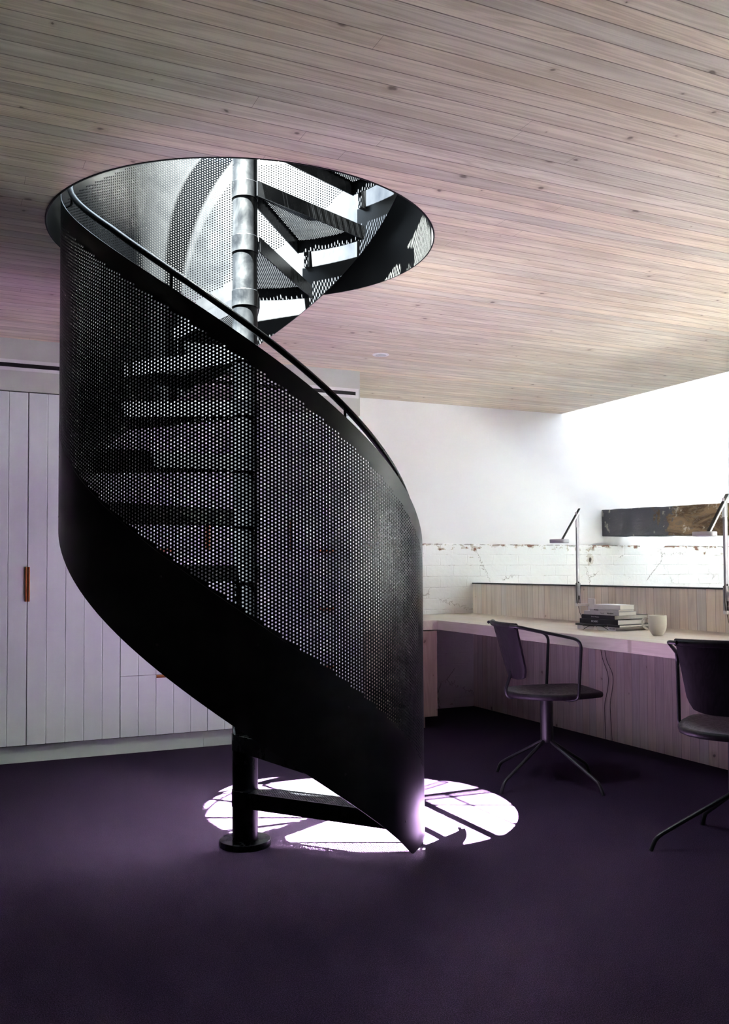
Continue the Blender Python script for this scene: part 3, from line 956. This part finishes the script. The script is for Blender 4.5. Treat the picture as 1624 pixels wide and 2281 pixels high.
# ---------------------------------------------------------------- books, glasses, mug
def book(z, h, x, y, wx, ly, rz, cover, title, label, hard=.0016, tcol=None, tsize=None, toff=0.0, sag=0.0):
    """spine faces -x; the book runs along y; origin at the spine's near (-y) lower corner"""
    root = thing('book', label, 'book', (x, y, z), R(rz), 'books stacked on the desk')
    mb = MB()
    mb.box(0, 0, 0, wx, ly, hard); mb.box(0, 0, h - hard, wx, ly, h); mb.box(-.0004, 0, 0, hard, ly, h)
    mb.build('cover', cover, root, bevel=.0006)
    MB().box(hard, .003, hard, wx - .003, ly - .003, h - hard).build('pages', M['paper'], root)
    if title:
        for txt, off, size, bold in title:
            cu = bpy.data.curves.new('title', 'FONT'); cu.body = txt; cu.size = size; cu.extrude = .0001
            cu.align_x = 'CENTER'; cu.align_y = 'CENTER'; cu.offset = .0003 if bold else 0
            tmp = bpy.data.objects.new('title', cu); col.objects.link(tmp)
            me = bpy.data.meshes.new_from_object(tmp.evaluated_get(bpy.context.evaluated_depsgraph_get()))
            bpy.data.objects.remove(tmp)
            o = bpy.data.objects.new('title', me); me.materials.clear(); me.materials.append(tcol)
            link(o, root)
            # text reads along -y, upright, facing -x
            o.matrix_local = Matrix(((0, 0, -1, -.0008), (-1, 0, 0, ly - off), (0, 1, 0, h / 2), (0, 0, 0, 1)))
    return root
cw = plain('white_cover', (.74, .74, .75), .4, var=.02); cb = plain('black_cover', (.010, .010, .012), .35, var=.1)
cg = plain('pale_grey_cover', (.52, .52, .54), .45, var=.04); cd = plain('charcoal_cover', (.03, .03, .033), .4, var=.1)
ink = plain('black_ink', (.012, .012, .012), .6); silver = plain('silver_ink', (.55, .55, .56), .5)
z = ZD
book(z, .021, 2.299, .527, .285, .290, 8, cw, [('TASCHEN', .262, .010, True)], 'large white art book at the bottom of the stack', tcol=ink); z += .0212
book(z, .012, 2.292, .490, .335, .330, 8, cd, None, 'thin charcoal book, second from the bottom of the stack'); z += .0122
book(z, .0275, 2.300, .512, .225, .285, 8, cb, [('PICASSO', .115, .013, True)], 'thick black book with large silver title, third from the bottom of the stack', tcol=silver); z += .0277
book(z, .0235, 2.302, .542, .270, .250, 7, cb, [('Dutch Masters', .105, .010, False)], 'black art book with long white pages, fourth from the bottom of the stack', tcol=silver); z += .0237
book(z, .0215, 2.306, .510, .150, .255, 9, cg, [('Haruki', .135, .010, False), ('Murakami', .195, .011, True)], 'pale grey paperback with black lettering, third from the top', tcol=ink); z += .0217
book(z, .0125, 2.308, .515, .130, .213, 8, cg, [('Murakami', .05, .008, True)], 'thin grey paperback, second from the top of the stack', tcol=ink); z += .0127
book(z, .0245, 2.312, .505, .115, .195, 7, cw, [('Haruki Murakami  Norwegian Wood', .075, .0065, False)], 'white paperback on top of the stack', tcol=silver)

# spectacles lying in front of the books
gl = thing('spectacles', 'black half-rim spectacles lying before the book stack', 'glasses', (2.205, .590, ZD), R(-48))
gr = M['lampdark']; rimw = plain('clear_rim', (.60, .58, .54), .2)
for s in (1, -1):
    cx = s * .036
    top = [(cx + s * .031, 0, .030), (cx + s * .026, .0, .0345), (cx, 0, .0355), (cx - s * .024, 0, .033), (cx - s * .029, 0, .026)]
    low = [(cx + s * .031, 0, .030), (cx + s * .028, 0, .012), (cx + s * .018, 0, .0035), (cx - s * .012, 0, .003), (cx - s * .024, 0, .010), (cx - s * .029, 0, .026)]
    MB().tube(fillet(top, .01, 4), .0034, 8).build('brow_rim', gr, gl, smooth=True)
    MB().tube(fillet(low, .012, 4), .0014, 6).build('lower_rim', rimw, gl, smooth=True)
    out = [(cx + s * .028, .032), (cx, .034), (cx - s * .026, .028), (cx - s * .022, .010), (cx - s * .011, .004), (cx + s * .017, .0045), (cx + s * .027, .013)]
    n = len(out); V = [(x, -.0006, zz) for x, zz in out] + [(x, .0006, zz) for x, zz in out]
    MB().add(V, [tuple(range(n)), tuple(range(2 * n - 1, n - 1, -1))] + [(i, (i + 1) % n, n + (i + 1) % n, n + i) for i in range(n)]).build('lens', M['glass'], gl)
    # folded temple lies across behind the lenses
    e = s * .067
    MB().tube(fillet([(e, 0, .030), (e, .010 + (.004 if s > 0 else 0), .030), (-s * .040, .014 + (.006 if s > 0 else 0), .026), (-s * .070, .016 + (.006 if s > 0 else 0), .006)], .012, 5), .0019, 6).build('temple', gr, gl, smooth=True)
MB().tube(fillet([(-.0075, 0, .026), (-.004, 0, .0295), (.004, 0, .0295), (.0075, 0, .026)], .004, 4), .0019, 8).build('bridge', gr, gl, smooth=True)

mug = thing('mug', 'cream rounded coffee mug on the desk right of the books', 'mug', (2.270, .172, ZD), R(144))
MUGS = .935
prof = [(.0, .002), (.022, .002), (.024, .0), (.027, .001), (.034, .010), (.042, .024), (.0475, .042), (.0492, .062), (.0492, .1015), (.0482, .1035), (.0468, .1030), (.0462, .100), (.0460, .062), (.0440, .042), (.038, .024), (.028, .010), (.0, .008)]
MB().lathe([(r_ * MUGS, z_) for r_, z_ in prof], 56).build('body', M['mug'], mug, smooth=True, angle=60)
hp = [(.045, 0, .089), (.058, 0, .092), (.075, 0, .080), (.077, 0, .062), (.068, 0, .044), (.046, 0, .030)]
MB().tube(fillet(hp, .02, 7), .0048, 12).build('handle', M['mug'], mug, smooth=True)

# ---------------------------------------------------------------- light
def sun_dir(): return Vector((.57, .31, -2.396)).normalized()
sd = bpy.data.lights.new('sun', 'SUN'); sd.energy = 2700.0; sd.angle = R(.53); sd.color = (.96, 1.0, .91)
so = bpy.data.objects.new('sun', sd); col.objects.link(so)
so.rotation_euler = sun_dir().to_track_quat('-Z', 'Y').to_euler()
so.location = (-2, -1, 8)
# added wide lamp: soft light spilling through the stair opening onto the carpet
gd = bpy.data.lights.new('spill_lamp', 'SUN'); gd.energy = 14.0; gd.angle = R(62); gd.color = (.80, .90, 1.0)
go = bpy.data.objects.new('spill_lamp', gd); col.objects.link(go)
go.rotation_euler = so.rotation_euler; go.location = (-2.4, -1, 8)
w = bpy.data.worlds.new('sky'); scene.world = w; w.use_nodes = True
bg = w.node_tree.nodes['Background']; bg.inputs[0].default_value = (.68, .84, 1.0, 1); bg.inputs[1].default_value = 6.5
def portal(name, loc, sx, sy, rot=(0, 0, 0)):
    a = bpy.data.lights.new(name, 'AREA'); a.shape = 'RECTANGLE'; a.size = sx; a.size_y = sy
    a.cycles.is_portal = True
    o = bpy.data.objects.new(name, a); col.objects.link(o); o.location = loc; o.rotation_euler = rot
portal('stair_opening_portal', (0, 0, ZS + .06), 1.53, 1.53)
portal('clerestory_portal', (XR + .02, (CW[0] + CW[1]) / 2, (CW[2] + CW[3]) / 2), CW[3] - CW[2], CW[1] - CW[0], (0, R(90), 0))
portal('sun_slot_portal', ((SX0 + SX1) / 2, (SY0 + SY1) / 2, 4.38), SX1 - SX0, SY1 - SY0)

# ---------------------------------------------------------------- camera
f, cy, pit, rol, yaw = 2035.425, 1199.385, R(1.9553), R(-.2784), R(24.851)
def ray(x, y):
    x, y = math.cos(rol) * x - math.sin(rol) * y, math.sin(rol) * x + math.cos(rol) * y
    F = math.cos(pit) - y * math.sin(pit); U = math.sin(pit) + y * math.cos(pit)
    return Vector((x * math.cos(yaw) + F * math.sin(yaw), -x * math.sin(yaw) + F * math.cos(yaw), U))
fw = ray(0, 0); rt = (ray(1, 0) - fw).normalized(); up = (ray(0, 1) - fw).normalized()
cd_ = bpy.data.cameras.new('camera'); cam = bpy.data.objects.new('camera', cd_); col.objects.link(cam)
cam.matrix_world = Matrix(((rt.x, up.x, -fw.x, -1.0943), (rt.y, up.y, -fw.y, -3.4918), (rt.z, up.z, -fw.z, 1.0788), (0, 0, 0, 1)))
cd_.sensor_fit = 'AUTO'; cd_.sensor_width = 36.0; cd_.lens = f * 36.0 / 2281
cd_.shift_y = (cy - 1140.5) / 2281
cd_.clip_start = .05
scene.camera = cam

# ---------------------------------------------------------------- colour and sampling
vs = scene.view_settings
vs.view_transform = 'Standard'; vs.look = 'None'; vs.exposure = 0.30; vs.gamma = 1.0; vs.use_curve_mapping = False
c = scene.cycles
c.use_denoising = True
c.max_bounces = 10; c.diffuse_bounces = 6; c.glossy_bounces = 4; c.transparent_max_bounces = 8
c.sample_clamp_indirect = 120.0
c.caustics_reflective = True
c.blur_glossy = .1
